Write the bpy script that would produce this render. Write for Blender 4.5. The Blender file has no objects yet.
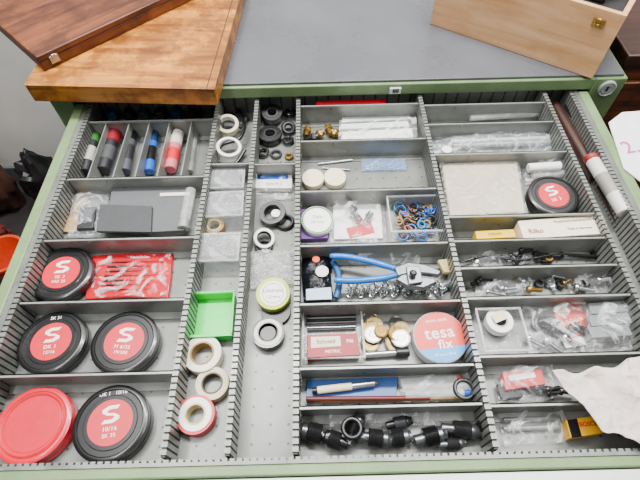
import bpy, bmesh, math, random
from mathutils import Vector, Matrix, noise
random.seed(4)
S=bpy.context.scene
# ---------------- calibrated camera (metres, drawer bottom sheet = z 0) -------------
F=462.0; TH=math.radians(55.8); RS=math.sin(0.025); RC=math.cos(0.025); CAMZ=.634
FW=Vector((0,math.cos(TH),-math.sin(TH))); UP=Vector((0,math.sin(TH),math.cos(TH))); RT=Vector((1,0,0))
LIFT=.85
def P(px,py,z=0.0):
    """survey point of the photo on the horizontal plane z"""
    u=px-320; v=py-240
    x=u*RC-v*RS; y=u*RS+v*RC
    d=FW*F+RT*x-UP*y
    t=(z-CAMZ)/d.z
    return Vector((d.x*t,d.y*t,z))
# ---------------- materials -----------------------------------------------------------
def lin(h):
    h=h.lstrip('#'); c=[int(h[i:i+2],16)/255 for i in (0,2,4)]
    return [(x/12.92 if x<=.04045 else ((x+.055)/1.055)**2.4) for x in c]
MC={}
def mat(hexc,rough=.5,metal=0,var=.1,scale=60,bump=0,alpha=1,coat=0,bscale=300,rvar=0):
    key=(hexc,rough,metal,var,scale,bump,alpha,coat,rvar)
    if key in MC: return MC[key]
    m=bpy.data.materials.new('mat_'+hexc.strip('#')); m.use_nodes=True
    nt=m.node_tree; b=nt.nodes['Principled BSDF']; c=lin(hexc)
    tc=nt.nodes.new('ShaderNodeTexCoord'); n=nt.nodes.new('ShaderNodeTexNoise'); n.inputs['Scale'].default_value=scale; n.inputs['Detail'].default_value=6; n.inputs['Roughness'].default_value=.62
    r=nt.nodes.new('ShaderNodeValToRGB')
    r.color_ramp.elements[0].position=.3; r.color_ramp.elements[1].position=.7
    r.color_ramp.elements[0].color=[x*(1-var) for x in c]+[1]; r.color_ramp.elements[1].color=[min(1,x*(1+var)) for x in c]+[1]
    nt.links.new(tc.outputs['Object'],n.inputs['Vector']); nt.links.new(n.outputs['Fac'],r.inputs['Fac']); nt.links.new(r.outputs['Color'],b.inputs['Base Color'])
    b.inputs['Roughness'].default_value=rough; b.inputs['Metallic'].default_value=metal; b.inputs['Alpha'].default_value=alpha
    b.inputs['Coat Weight'].default_value=coat
    if rvar:
        mr=nt.nodes.new('ShaderNodeMapRange'); mr.inputs['From Min'].default_value=.35; mr.inputs['From Max'].default_value=.65; mr.inputs['To Min'].default_value=rough-rvar; mr.inputs['To Max'].default_value=rough+rvar
        nt.links.new(n.outputs['Fac'],mr.inputs['Value']); nt.links.new(mr.outputs['Result'],b.inputs['Roughness'])
    if bump:
        n2=nt.nodes.new('ShaderNodeTexNoise'); n2.inputs['Scale'].default_value=bscale
        bp=nt.nodes.new('ShaderNodeBump'); bp.inputs['Strength'].default_value=bump; bp.inputs['Distance'].default_value=.002
        nt.links.new(tc.outputs['Object'],n2.inputs['Vector']); nt.links.new(n2.outputs['Fac'],bp.inputs['Height']); nt.links.new(bp.outputs['Normal'],b.inputs['Normal'])
    MC[key]=m; return m
def film(hexc,a0=.06,a1=.66,scale=26,rough=.1,name='clear_film'):
    key=(hexc,a0,a1,scale,rough,name)
    if key in MC: return MC[key]
    m=bpy.data.materials.new(name); m.use_nodes=True; nt=m.node_tree; b=nt.nodes['Principled BSDF']
    b.inputs['Base Color'].default_value=lin(hexc)+[1]; b.inputs['Roughness'].default_value=rough
    tc=nt.nodes.new('ShaderNodeTexCoord'); n=nt.nodes.new('ShaderNodeTexNoise'); n.inputs['Scale'].default_value=scale; n.inputs['Detail'].default_value=3; n.inputs['Distortion'].default_value=2.5
    mr=nt.nodes.new('ShaderNodeMapRange'); mr.inputs['From Min'].default_value=.5; mr.inputs['From Max'].default_value=.7; mr.inputs['To Min'].default_value=a0; mr.inputs['To Max'].default_value=a1
    nt.links.new(tc.outputs['Object'],n.inputs['Vector']); nt.links.new(n.outputs['Fac'],mr.inputs['Value']); nt.links.new(mr.outputs['Result'],b.inputs['Alpha'])
    bp=nt.nodes.new('ShaderNodeBump'); bp.inputs['Strength'].default_value=.7; bp.inputs['Distance'].default_value=.006
    nt.links.new(n.outputs['Fac'],bp.inputs['Height']); nt.links.new(bp.outputs['Normal'],b.inputs['Normal'])
    MC[key]=m; return m
def wood(c1,c2,rough=.5,sc=(3,40,40),name='wood',blotch=.3,bs=9,bp=(.38,.58)):
    m=bpy.data.materials.new(name); m.use_nodes=True; nt=m.node_tree; b=nt.nodes['Principled BSDF']
    tc=nt.nodes.new('ShaderNodeTexCoord'); mp=nt.nodes.new('ShaderNodeMapping'); mp.inputs['Scale'].default_value=sc
    n=nt.nodes.new('ShaderNodeTexNoise'); n.inputs['Scale'].default_value=2.2; n.inputs['Detail'].default_value=8; n.inputs['Distortion'].default_value=.6
    r=nt.nodes.new('ShaderNodeValToRGB'); r.color_ramp.elements[0].position=.32; r.color_ramp.elements[1].position=.66
    r.color_ramp.elements[0].color=lin(c1)+[1]; r.color_ramp.elements[1].color=lin(c2)+[1]
    n2=nt.nodes.new('ShaderNodeTexNoise'); n2.inputs['Scale'].default_value=bs; n2.inputs['Detail'].default_value=9; n2.inputs['Roughness'].default_value=.7
    r2=nt.nodes.new('ShaderNodeValToRGB'); r2.color_ramp.elements[0].position=bp[0]; r2.color_ramp.elements[1].position=bp[1]
    k=1-blotch; r2.color_ramp.elements[0].color=(k,k*.9,k*.82,1); r2.color_ramp.elements[1].color=(1,1,1,1)
    mx=nt.nodes.new('ShaderNodeMix'); mx.data_type='RGBA'; mx.blend_type='MULTIPLY'; mx.inputs[0].default_value=1
    nt.links.new(tc.outputs['Object'],mp.inputs['Vector']); nt.links.new(mp.outputs['Vector'],n.inputs['Vector']); nt.links.new(n.outputs['Fac'],r.inputs['Fac'])
    nt.links.new(tc.outputs['Object'],n2.inputs['Vector']); nt.links.new(n2.outputs['Fac'],r2.inputs['Fac'])
    nt.links.new(r.outputs['Color'],mx.inputs[6]); nt.links.new(r2.outputs['Color'],mx.inputs[7]); nt.links.new(mx.outputs[2],b.inputs['Base Color'])
    b.inputs['Roughness'].default_value=rough
    return m
def perforated():
    m=mat('#70726e',.4,.3,.26,16); m=m.copy(); nt=m.node_tree; b=nt.nodes['Principled BSDF']
    tc=nt.nodes.new('ShaderNodeTexCoord'); v=nt.nodes.new('ShaderNodeTexVoronoi'); v.voronoi_dimensions='2D'; v.inputs['Scale'].default_value=1/.0235; v.inputs['Randomness'].default_value=0
    r=nt.nodes.new('ShaderNodeValToRGB'); e=r.color_ramp.elements; e[0].position=.065; e[0].color=(.36,.36,.36,1); e[1].position=.09; e[1].color=(1,1,1,1)
    mx=nt.nodes.new('ShaderNodeMix'); mx.data_type='RGBA'; mx.blend_type='MULTIPLY'; mx.inputs[0].default_value=1
    src=b.inputs['Base Color'].links[0].from_socket
    nt.links.new(tc.outputs['Object'],v.inputs['Vector']); nt.links.new(v.outputs['Distance'],r.inputs['Fac'])
    nt.links.new(src,mx.inputs[6]); nt.links.new(r.outputs['Color'],mx.inputs[7]); nt.links.new(mx.outputs[2],b.inputs['Base Color'])
    return m
GREY=mat('#7a7c78',.38,.35,.22,26,rvar=.1); GREYL=mat('#8a8c88',.36,.3,.22,20,rvar=.1); DGREY=mat('#34362f',.6,.2); LGREY=mat('#b3b9b8',.42,.25,.08,30)
PERF=perforated(); GREEN=mat('#6c8459',.42,0,.16,20); TOPM=mat('#55575c',.3,0,.16,5,rvar=.08)
BLACK=mat('#0d0d0f',.32,0,.2,20,coat=.3); BLK2=mat('#1c1c20',.5,0,.2); RED=mat('#c80f28',.4,0,.06); REDD=mat('#d0142a',.35,0,.08,coat=.3)
WHITE=mat('#f4f2ec',.45,0,.04); IVORY=mat('#e6d8b4',.5,0,.06); CREAM=mat('#dccfb0',.5,0,.06); BLUE=mat('#0f55ad',.35,0,.08,coat=.3); STEEL=mat('#b9bcbe',.25,.9,.15); DSTEEL=mat('#3a3a3b',.35,.75,.25)
BRASS=mat('#8f7138',.35,.8,.3); COIN=mat('#7d6d4c',.3,.85,.4); YEL=mat('#e8bd00',.4); LIME=mat('#b9c816',.4); LGREEN=mat('#12cf42',.35); KRAFT=mat('#9a7a48',.7,0,.1)
CARD=mat('#56585a',.7,0,.08); DCARD=mat('#3a3c3e',.65,0,.1); PURP=mat('#5a2d78',.5); ORAN=mat('#d9451a',.4); TEAL=mat('#148090',.4); PINK=mat('#c9606c',.5)
FILM=film('#f2f5f6'); FILMD=film('#d3dade',.15,.7,34); FILMB=film('#8eacdc',.25,.7,40)
CLEAR=film('#dfe6e8',.10,.2,12,.06,'clear_plastic'); CLEARW=film('#d8dcd9',.4,.6,20,.12,'milky_plastic'); LIDP=film('#dfe4e3',.12,.4,30,.1,'clear_lid')
BUB=film('#e3e6e6',.25,.9,110,.15,'bubble_foil'); GBOX=mat('#858c8c',.3,0,.1,alpha=.75)
PAPER=mat('#ece6dc',.8,0,.04); CLOTH=mat('#d3c5bd',.9,0,.07,40,.6,bscale=260); MAG=mat('#c0459a',.5)
# ---------------- mesh builder --------------------------------------------------------
class B:
    def __init__(s): s.v=[];s.f=[];s.m=[]
    def add(s,vs,fs,m=0,M=None):
        o=len(s.v)
        for v in vs:
            v=Vector(v); s.v.append(M@v if M else v)
        for f in fs: s.f.append([i+o for i in f]); s.m.append(m)
        return s
    def box(s,x0,x1,y0,y1,z0,z1,m=0,M=None):
        return s.add([(x0,y0,z0),(x1,y0,z0),(x1,y1,z0),(x0,y1,z0),(x0,y0,z1),(x1,y0,z1),(x1,y1,z1),(x0,y1,z1)],
          [(0,3,2,1),(4,5,6,7),(0,1,5,4),(1,2,6,5),(2,3,7,6),(3,0,4,7)],m,M)
    def prism(s,poly,z0,z1,m=0,M=None):
        n=len(poly); vs=[(p[0],p[1],z0) for p in poly]+[(p[0],p[1],z1) for p in poly]
        return s.add(vs,[tuple(range(n))[::-1],tuple(range(n,2*n))]+[(i,(i+1)%n,n+(i+1)%n,n+i) for i in range(n)],m,M)
    def lathe(s,prof,n=40,m=0,M=None,closed=False,a0=0):
        vs=[];rings=[]
        for r,z in prof:
            if r<=1e-7: rings.append([len(vs)]); vs.append((0,0,z))
            else:
                rings.append(list(range(len(vs),len(vs)+n)))
                for i in range(n):
                    a=a0+2*math.pi*i/n; vs.append((r*math.cos(a),r*math.sin(a),z))
        fs=[]; pr=list(zip(rings,rings[1:]))
        if closed: pr.append((rings[-1],rings[0]))
        for A,C in pr:
            for i in range(n):
                j=(i+1)%n
                if len(A)==1 and len(C)==1: continue
                if len(A)==1: fs.append((A[0],C[i],C[j]))
                elif len(C)==1: fs.append((A[i],A[j],C[0]))
                else: fs.append((A[i],A[j],C[j],C[i]))
        return s.add(vs,fs,m,M)
    def xl(s,prof,n=20,m=0,z=0,y=0,a0=0):   # profile (x,r) round the local X axis
        M=Matrix.Translation((0,y,z))@Matrix.Rotation(math.pi/2,4,'Y')
        return s.lathe([(r,x) for x,r in prof],n,m,M,a0=a0)
    def tube(s,pts,r,n=8,m=0):
        pts=[Vector(p) for p in pts]; vs=[];k=len(pts)
        for i,p in enumerate(pts):
            t=(pts[min(i+1,k-1)]-pts[max(i-1,0)]).normalized()
            a=t.orthogonal() if abs(t.z)>.95 else t.cross(Vector((0,0,1)))
            a.normalize(); b=t.cross(a); rr=r[min(i,len(r)-1)] if isinstance(r,(list,tuple)) else r
            for j in range(n):
                q=2*math.pi*j/n; vs.append(p+a*math.cos(q)*rr+b*math.sin(q)*rr)
        fs=[(i*n+j,i*n+(j+1)%n,(i+1)*n+(j+1)%n,(i+1)*n+j) for i in range(k-1) for j in range(n)]
        fs+=[tuple(range(n)),tuple(range((k-1)*n,k*n))]
        return s.add(vs,fs,m)
    def torus(s,R,r,n=20,k=8,m=0,M=None):
        return s.lathe([(R+r*math.cos(2*math.pi*i/k),r*math.sin(2*math.pi*i/k)) for i in range(k)],n,m,M,closed=True)
    def obj(s,name,mats,loc=(0,0,0),rz=0,parent=None,label=None,cat=None,group=None,bevel=0,rot=None,kind=None):
        me=bpy.data.meshes.new(name); bm=bmesh.new(); vv=[bm.verts.new(v) for v in s.v]
        for f,mi in zip(s.f,s.m):
            try: fc=bm.faces.new([vv[i] for i in f]); fc.material_index=mi; fc.smooth=True
            except ValueError: pass
        bmesh.ops.recalc_face_normals(bm,faces=bm.faces)
        for e in bm.edges:
            if len(e.link_faces)==2 and e.calc_face_angle(0)>.6: e.smooth=False
        bm.to_mesh(me); bm.free()
        if not isinstance(mats,(list,tuple)): mats=[mats]
        for m in mats: me.materials.append(m)
        o=bpy.data.objects.new(name,me); S.collection.objects.link(o)
        o.location=loc; o.rotation_euler=rot if rot else (0,0,rz)
        if parent: o.parent=parent
        meta(o,label,cat,group,kind)
        if bevel:
            b=o.modifiers.new('bevel','BEVEL'); b.width=bevel; b.segments=2; b.limit_method='ANGLE'
        return o
def meta(o,label=None,cat=None,group=None,kind=None):
    if label:
        if cat and len(label.split())<4: label+=' in the drawer'
        o['label']=label
    if cat: o['category']=cat
    if group: o['group']=group
    if kind: o['kind']=kind
def top(name,label,cat,loc,rz=0,group=None,rot=None):
    e=bpy.data.objects.new(name,None); S.collection.objects.link(e); e.empty_display_size=.01
    e.location=loc; e.rotation_euler=rot if rot else (0,0,rz); meta(e,label,cat,group); return e
def text(s,size,m,parent,loc,rz=0,world=True,rot=None,name='lettering',bold=0,sp=1.0):
    cu=bpy.data.curves.new('t','FONT'); cu.body=s; cu.size=size; cu.align_x='CENTER'; cu.align_y='CENTER'; cu.extrude=.00012; cu.offset=bold; cu.space_character=sp
    t=bpy.data.objects.new('t',cu); S.collection.objects.link(t)
    bpy.context.view_layer.update()
    me=bpy.data.meshes.new_from_object(t.evaluated_get(bpy.context.evaluated_depsgraph_get()))
    bpy.data.objects.remove(t); me.materials.clear(); me.materials.append(m)
    o=bpy.data.objects.new(name,me); S.collection.objects.link(o); o.location=loc; o.rotation_euler=rot if rot else (0,0,rz)
    o.parent=parent
    if world: o.matrix_parent_inverse=Matrix.LocRotScale(parent.location,parent.rotation_euler,None).inverted()
    return o
def seg(x1,y1,x2,y2,z):
    a=P(x1,y1,z);b=P(x2,y2,z); d=b-a; return a,d.length,math.atan2(d.y,d.x)
# ---------------- setting --------------------------------------------------------------
FLZ=-.85
B().box(-3,3,-2,1.45,-.05,0).obj('floor',mat('#24201f',.6,0,.4,6),(0,0,FLZ),kind='structure',label='dark workshop floor')
B().box(-3,3,0,.1,0,2.6).obj('wall_back',mat('#cfccc6',.7,0,.08,5),(0,1.35,FLZ),kind='structure',label='off-white painted wall')
B().box(-3,3,-.015,0,0,.1).obj('baseboard_back',mat('#55585a',.6),(0,1.35,FLZ),kind='structure')
# ---------------- cabinet ----------------------------------------------------------------
XL,X2,X3,X4,X5,X6,XR=-.434,-.19,-.115,-.035,.2,.441,.493
YF,YB=.095,.715
cab=top('tool_cabinet','green metal tool cabinet with grey top and open drawer','cabinet',(0,0,0))
b=B(); CY=.728
b.box(-.512,-.47,CY,1.2,FLZ,.078); b.box(.528,.588,CY,1.2,FLZ,.078); b.box(-.47,.528,1.17,1.2,FLZ,.078)
b.box(-.47,.528,CY,1.17,.054,.078); b.box(-.47,.528,CY+.02,1.17,FLZ,FLZ+.08)
b.obj('body',GREEN,parent=cab,bevel=.002)
B().box(-.505,.581,CY+.006,1.195,.078,.083).obj('worktop_mat',TOPM,parent=cab,bevel=.001,label='smooth dark grey top mat')
for i in range(4):
    z1=-.03-i*.19
    d=B().box(-.465,.523,CY-.012,CY+.02,z1-.18,z1).obj('drawer',mat('#c9ccc9',.45,0,.04),parent=cab,bevel=.002,label='closed light grey drawer')
    B().box(-.46,.518,CY-.035,CY-.012,z1-.02,z1-.004).obj('handle',LGREY,parent=d,bevel=.003)
b=B(); M=Matrix.Rotation(math.pi/2,4,'X')
b.lathe([(0,0),(.0165,0),(.0165,.004),(.0145,.0055),(.0135,.003),(0,.003)],36,0,M)
b.lathe([(.010,.003),(.010,.005),(.008,.005),(.008,.003)],30,0,M)
b.box(-.0012,.0012,-.0055,-.003,-.005,.005,1)
b.obj('lock',[LGREY,BLACK],(.556,CY-.0005,.058),parent=cab,label='round grey lock cylinder')
b=B(); b.box(-.011,.011,-.006,0,-.006,.006); b.box(-.006,.006,-.009,-.006,-.002,.007,1); b.obj('catch',[LGREY,DSTEEL],(.150,CY,.066),parent=cab,bevel=.001,label='small grey metal catch')
b=B()
b.box(XL-.012,XR+.012,YF-.008,.76,-.004,0)
b.box(XL-.012,XL-.004,YF-.008,.76,0,.05); b.box(XR+.004,XR+.012,YF-.008,.76,0,.05)
b.box(XL-.004,XR+.004,.752,.76,0,.048)
drw=b.obj('drawer',[PERF],parent=cab,label='open drawer with a perforated grey bottom')
for x0,x1 in ((XL-.03,XL-.012),(XR+.012,XR+.03)): B().box(x0,x1,YF-.01,.727,-.02,.052).obj('side_wall',GREEN,parent=drw,bevel=.002,label='green drawer side')
def comb(b,x,y0,y1,w,h,m0=0,m1=1):
    b.box(x-w*.34,x+w*.34,y0,y1,0.0005,h-.0022,m1)
    n=int((y1-y0)/.0085)
    for i in range(n):
        y=y0+.0025+i*.0085
        b.box(x-w/2,x+w/2,y,y+.0058,.0005,h,m0)
b=B(); b.box(XL-.004,XR+.004,YF-.008,YF-.004,0,.05,0)
n=int((XR-XL)/.0085)
for i in range(n): x=XL+i*.0085; b.box(x,x+.0056,YF-.004,YF-.001,.0005,.05,0)
b.box(XL-.004,XR+.004,YF-.0045,YF-.003,0,.045,1)
b.obj('front_wall',[GREY,DGREY],parent=drw,label='slotted inner front wall')
B().box(XL-.035,XR+.035,.074,YF-.009,-.03,.053).obj('front_panel',GREEN,parent=drw,bevel=.002,label='green drawer front')
B().box(XL-.02,XR+.02,.052,.0725,.0,.049).box(XL-.02,XR+.02,.0725,.074,.0,.04,1).obj('handle',[mat('#d9dbd8',.4,.2,.05),BLACK],parent=drw,bevel=.002,label='light grey grip rail')
for x in (XL,X2,X3,X4,X5,X6,XR):
    b=B(); comb(b,0,YF+.002,.75,.0076,.0495)
    if x in (XL,XR): b.obj('slotted_rack',[GREY,DGREY],(x,0,0),parent=drw)
    else: b.obj('slotted_partition',[GREY,DGREY],(x,0,0),label='long slotted grey metal partition standing in the drawer',cat='drawer partition',group='slotted partitions in the drawer')
def divider(x0,x1,px,py,h=.045):
    y=P(px,py,h).y; b=B(); w=(x1-x0)/2-.0046
    b.box(-w,w,-.0008,.0008,.0005,h); b.box(-w,w,-.012,-.0008,.0005,.0018); b.box(-w,w,-.0035,.0008,h-.0012,h)
    b.box(-w,w,-.0035,-.0029,h-.004,h-.0012)
    b.obj('drawer_divider',GREYL,((x0+x1)/2,y,0),label='grey sheet-metal divider plate across a drawer compartment',cat='drawer divider',group='divider plates in the drawer')
    return y
c1=[divider(XL,X2,*q) for q in ((140,120),(130,177),(110,238),(95,300),(85,373))]
divider(X2,X3,225,163); divider(X3,X4,275,163)
for q in ((360,104),(362,139),(365,189),(375,243),(382,301),(390,365),(400,404)): divider(X4,X5,*q)
for q in ((485,103),(495,122),(505,152),(525,214),(535,238),(545,265),(552,295),(565,353),(575,402)): divider(X5,X6,*q)
for px in (97,121,142,163,186):
    a=P(px,150,.04); w=(c1[0]-c1[1])/2-.003
    B().box(-.0008,.0008,-w,w,.0005,.04).box(.0008,.008,-w,w,.0005,.0016).obj('lengthwise_divider',GREYL,(a.x,(c1[0]+c1[1])/2,0),label='small grey sheet-metal divider between marker slots',cat='drawer divider',group='small dividers between markers')
# ---------------- item makers --------------------------------------------------------------
def case(px,py,r,h,body,lab,rz,txts,label,tilt=None,zb=.001,plain=False,hand=None):
    c=P(px,py,zb+h); e=top('round_case',label,'storage case',(c.x,c.y,zb),rz,rot=tilt)
    B().lathe([(0,0),(r*.95,0),(r,.002),(r,h*.44),(r*.975,h*.5),(r,h*.56),(r,h-.002),(r-.003,h),(r*.88,h),(r*.85,h-.0015),(r*.72,h-.0015),(r*.7,h-.0008),(0,h-.0008)],64).obj('case_body',body,parent=e)
    if plain:
        B().lathe([(r*.76,h-.0008),(r*.8,h+.0010),(r*.84,h-.0008)],64).obj('lid_ridge',lab,parent=e); return e
    B().lathe([(0,h-.0008),(r*.6,h-.0008),(r*.6,h-.0003),(0,h-.0003)],48).obj('label_sticker',lab,parent=e)
    zt=h-.0001
    M=Matrix.Translation((0,r*.2,0)); q=r*.23
    B().prism([(x*q,y*q) for x,y in [(-.3,1),(1,1),(.7,.6),(-.15,.6),(-.5,.3),(-.2,.15),(.4,.1),(1,-.25),(1,-.6),(.3,-1),(-1,-1),(-.7,-.6),(.15,-.6),(.5,-.3),(.2,-.15),(-.4,-.1),(-1,.25),(-1,.6)]],zt-.0002,zt+.0001,0,M).obj('emblem',WHITE,parent=e)
    for t,sz,x,y in txts: text(t,sz,WHITE,e,(x,y,zt),world=False,sp=1.1)
    if hand: text(hand,.0068,WHITE,e,(0,r*.77,h-.0012),world=False)
    return e
def tape(px,py,r,ri,h,m,core,label,z0=.001,rot=None,name='tape_roll',cat='tape roll'):
    c=P(px,py,z0+h); e=top(name,label,cat,(c.x,c.y,z0),rot=rot)
    rc=ri+(r-ri)*.22
    B().lathe([(rc,0),(r-.0006,0),(r,.0006),(r,h-.0006),(r-.0006,h),(rc,h)],48,closed=True).obj('tape_winding',m,parent=e)
    B().lathe([(ri,0),(rc-.0002,0),(rc-.0002,h+.0004),(ri,h+.0004)],48,closed=True).obj('core',core,parent=e)
    return e
def slab(name,label,cat,cs,z0,z1,m,bevel=.0006,group=None):
    q=[P(x,y,z1) for x,y in cs]; c=sum(q,Vector())/len(q); c.z=z0
    return B().prism([(p.x-c.x,p.y-c.y) for p in q],0,z1-z0).obj(name,m,c,label=label,cat=cat,bevel=bevel,group=group)
def bag(label,cs,h,m=None,z0=.002,amp=.5,name='plastic_bag',cat='plastic bag',seed=0,nu=44,nv=32,fr=38,flat=False,rag=.004):
    q=[P(x,y,z0+h*.5) for x,y in cs]; c=sum(q,Vector())/4; c.z=z0
    vt=[]
    def row(sign):
        for j in range(nv+1):
            for i in range(nu+1):
                u=i/nu;v=j/nv
                p=(q[0]*(1-u)+q[1]*u)*(1-v)+(q[3]*(1-u)+q[2]*u)*v
                e=(1-abs(2*u-1)**3)*(1-abs(2*v-1)**3)
                n=noise.fractal(Vector((p.x*fr,p.y*fr,seed)),.9,2,4)
                rg=1-2*abs(noise.noise(Vector((p.x*fr*.9,p.y*fr*.9,seed+4))))
                n2=noise.noise(Vector((p.x*fr*.4,p.y*fr*.4,seed+9)))
                x=p.x-c.x+rag*n2; y=p.y-c.y+rag*noise.noise(Vector((p.y*40,p.x*40,seed+3)))
                z=(h*(.25+.75*e)*(.8+amp*(.5*n+.4*rg)) if sign>0 else h*.02)
                if flat:
                    rr=1-2*abs(noise.noise(Vector((p.x*fr*2.3,p.y*fr*2.3,seed+5))))
                    z=h*.12+h*.5*abs(n)+h*.3*max(0,rg)+h*.2*rr
                    if sign<0: z-=.0015
                vt.append((x,y,max(z,.0006 if sign>0 else 0)))
    row(1); K=len(vt); row(-1)
    w=nu+1; fs=[]
    for j in range(nv):
        for i in range(nu):
            a=j*w+i; fs.append((a,a+1,a+w+1,a+w)); fs.append((K+a,K+a+w,K+a+w+1,K+a+1))
    for i in range(nu): fs.append((i,K+i,K+i+1,i+1)); a=nv*w+i; fs.append((a,a+1,K+a+1,K+a))
    for j in range(nv): a=j*w; fs.append((a,a+w,K+a+w,K+a)); a=j*w+nu; fs.append((a,K+a,K+a+w,a+w))
    return B().add(vt,fs).obj(name,m or FILM,c,label=label,cat=cat)
def rod(name,label,cat,x1,y1,x2,y2,r,mats,parts=None,z0=.001,n=20,group=None):
    a,L,ang=seg(x1,y1,x2,y2,z0+r)
    if not parts:
        return B().xl([(0,0),(0,r*.85),(r*.15,r),(L-r*.15,r),(L,r*.85),(L,0)],n,0,z=r).obj(name,mats,(a.x,a.y,z0),ang,label=label,cat=cat,group=group)
    e=top(name,label,cat,(a.x,a.y,z0),ang,group)
    for nm,f0,f1,rf,m in parts:
        rr=r*rf; x0=f0*L; xx=f1*L
        B().xl([(x0,0),(x0,rr*.9),(x0+rr*.1,rr),(xx-rr*.1,rr),(xx,rr*.9),(xx,0)],n,0,z=r).obj(nm,m,parent=e)
    return e
def ptube(name,label,cat,pts,r,m,parent=None,n=12,sub=6):
    w=[P(p[0],p[1],p[2]) for p in pts]; out=[]
    for i in range(len(w)-1):
        p0=w[max(i-1,0)];p1=w[i];p2=w[i+1];p3=w[min(i+2,len(w)-1)]
        for k in range(sub):
            t=k/sub; out.append(.5*((2*p1)+(p2-p0)*t+(2*p0-5*p1+4*p2-p3)*t*t+(3*p1-p0-3*p2+p3)*t**3))
    out.append(w[-1])
    if parent:
        c=parent.location
        return B().tube([p-c for p in out],r,n).obj(name,m,parent=parent,label=label)
    c=sum(w,Vector())/len(w); c.z=min(p.z for p in w)
    return B().tube([p-c for p in out],r,n).obj(name,m,c,label=label,cat=cat)
def tub(px,py,w,d,h,rz,label,m=None,lid=None,z0=.001,name='plastic_box',cat='plastic box',t=.0012):
    c=P(px,py,z0+h); e=top(name,label,cat,(c.x,c.y,z0),rz)
    b=B(); b.box(-w/2,w/2,-d/2,d/2,0,t); b.box(-w/2,w/2,-d/2,-d/2+t,t,h); b.box(-w/2,w/2,d/2-t,d/2,t,h); b.box(-w/2,-w/2+t,-d/2+t,d/2-t,t,h); b.box(w/2-t,w/2,-d/2+t,d/2-t,t,h)
    b.obj('box_body',m or CLEAR,parent=e)
    b=B(); R=CLEARW
    for (x0,x1,y0,y1) in ((-w/2-.0015,w/2+.0015,-d/2-.0015,-d/2+.001),(-w/2-.0015,w/2+.0015,d/2-.001,d/2+.0015),(-w/2-.0015,-w/2+.001,-d/2+.001,d/2-.001),(w/2-.001,w/2+.0015,-d/2+.001,d/2-.001)): b.box(x0,x1,y0,y1,h-.002,h+.0012)
    b.obj('rim',R,parent=e)
    if lid:
        b=B(); b.box(-w/2-.001,w/2+.001,-d/2-.001,d/2+.001,h+.0014,h+.0026); b.box(-w/2+.006,w/2-.006,-d/2+.006,d/2-.006,h+.0026,h+.0034)
        b.obj('lid',lid,parent=e,bevel=.0006)
    return e
def disc(name,label,cat,px,py,r,h,m,z0=.001,rot=None,group=None,n=40,dish=0):
    c=P(px,py,z0+h)
    pr=[(0,0),(r-.0006,0),(r,.0006),(r,h-.0006),(r-.0006,h)]
    if dish: pr+=[(r-.003,h),(r-.004,h-dish),(0,h-dish)]
    else: pr+=[(0,h)]
    return B().lathe(pr,n).obj(name,m,(c.x,c.y,z0),label=label,cat=cat,rot=rot,group=group)
def oring(px,py,R,r,m,label,z=.001,rot=None,name='rubber_ring',cat='rubber ring',group=None):
    c=P(px,py,z+r)
    return B().torus(R,r,32,10,0,Matrix.Translation((0,0,r))).obj(name,m,(c.x,c.y,z),label=label,cat=cat,rot=rot,group=group)
def fitting(px,py,L,R,ang,m,label,z0=.001,name='threaded_fitting',cat='pipe fitting'):
    c=P(px,py,z0+R); e=top(name,label,cat,(c.x,c.y,z0),math.radians(ang))
    pr=[(-L/2,0),(-L/2,R*.7)]; x=-L/2
    while x<-L*.02: pr+=[(x+.0004,R*.72),(x+.0011,R*.62)]; x+=.0016
    pr+=[(x,0)]
    B().xl(pr,24,0,z=R).obj('threaded_end',m,parent=e)
    B().xl([(0,0),(0,R*.93),(.001,R),(L*.24,R),(L*.26,R*.93),(L*.26,0)],6,0,z=R).obj('hex_collar',m,parent=e)
    B().xl([(L*.26,0),(L*.26,R*.8),(L*.48,R*.8),(L*.5,R*.7),(L*.5,R*.5),(L*.4,R*.45),(L*.4,0)],24,0,z=R).obj('sleeve',m,parent=e)
    return e
def holder(px,py,L,R,ang,m,m2,label,z0=.001):
    """cylindrical tool holder: knurled body, stepped nose and shank"""
    c=P(px,py,z0+R); e=top('tool_holder',label,'tool holder',(c.x,c.y,z0),math.radians(ang),'tool holders in the front compartment')
    B().xl([(-L/2,0),(-L/2,R*.5),(-L/2+.001,R*.56),(-L*.2,R*.56),(-L*.2,0)],24,0,z=R).obj('shank',m2,parent=e)
    k=B(); pr=[(-L*.2,0),(-L*.2,R*.9)]; x=-L*.2+.001
    while x<L*.22: pr+=[(x,R),(x+.0008,R*.93)]; x+=.0016
    pr+=[(x,0)]; k.xl(pr,30,0,z=R).obj('knurled_body',m,parent=e)
    B().xl([(x,0),(x,R*.82),(L*.36,R*.8),(L*.42,R*.62),(L*.5,R*.58),(L*.5,R*.4),(L*.42,R*.36),(L*.42,0)],24,0,z=R).obj('nose',m2,parent=e)
    return e
def screw(px,py,L,r,ang,m,z0=.001,label='small steel screw with threads',group=None,name='screw'):
    c=P(px,py,z0+r*1.8); pr=[(0,0),(0,r*1.6),(r*.3,r*1.8),(r*1.2,r*1.8),(r*1.2,r)]; x=r*1.2
    while x<L-.001: pr+=[(x+.0004,r),(x+.0009,r*.78)]; x+=.0014
    pr+=[(L,0)]
    return B().xl(pr,12,0,z=r*1.8).obj(name,m,(c.x,c.y,z0),math.radians(ang),label=label,cat='screw',group=group)
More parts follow.
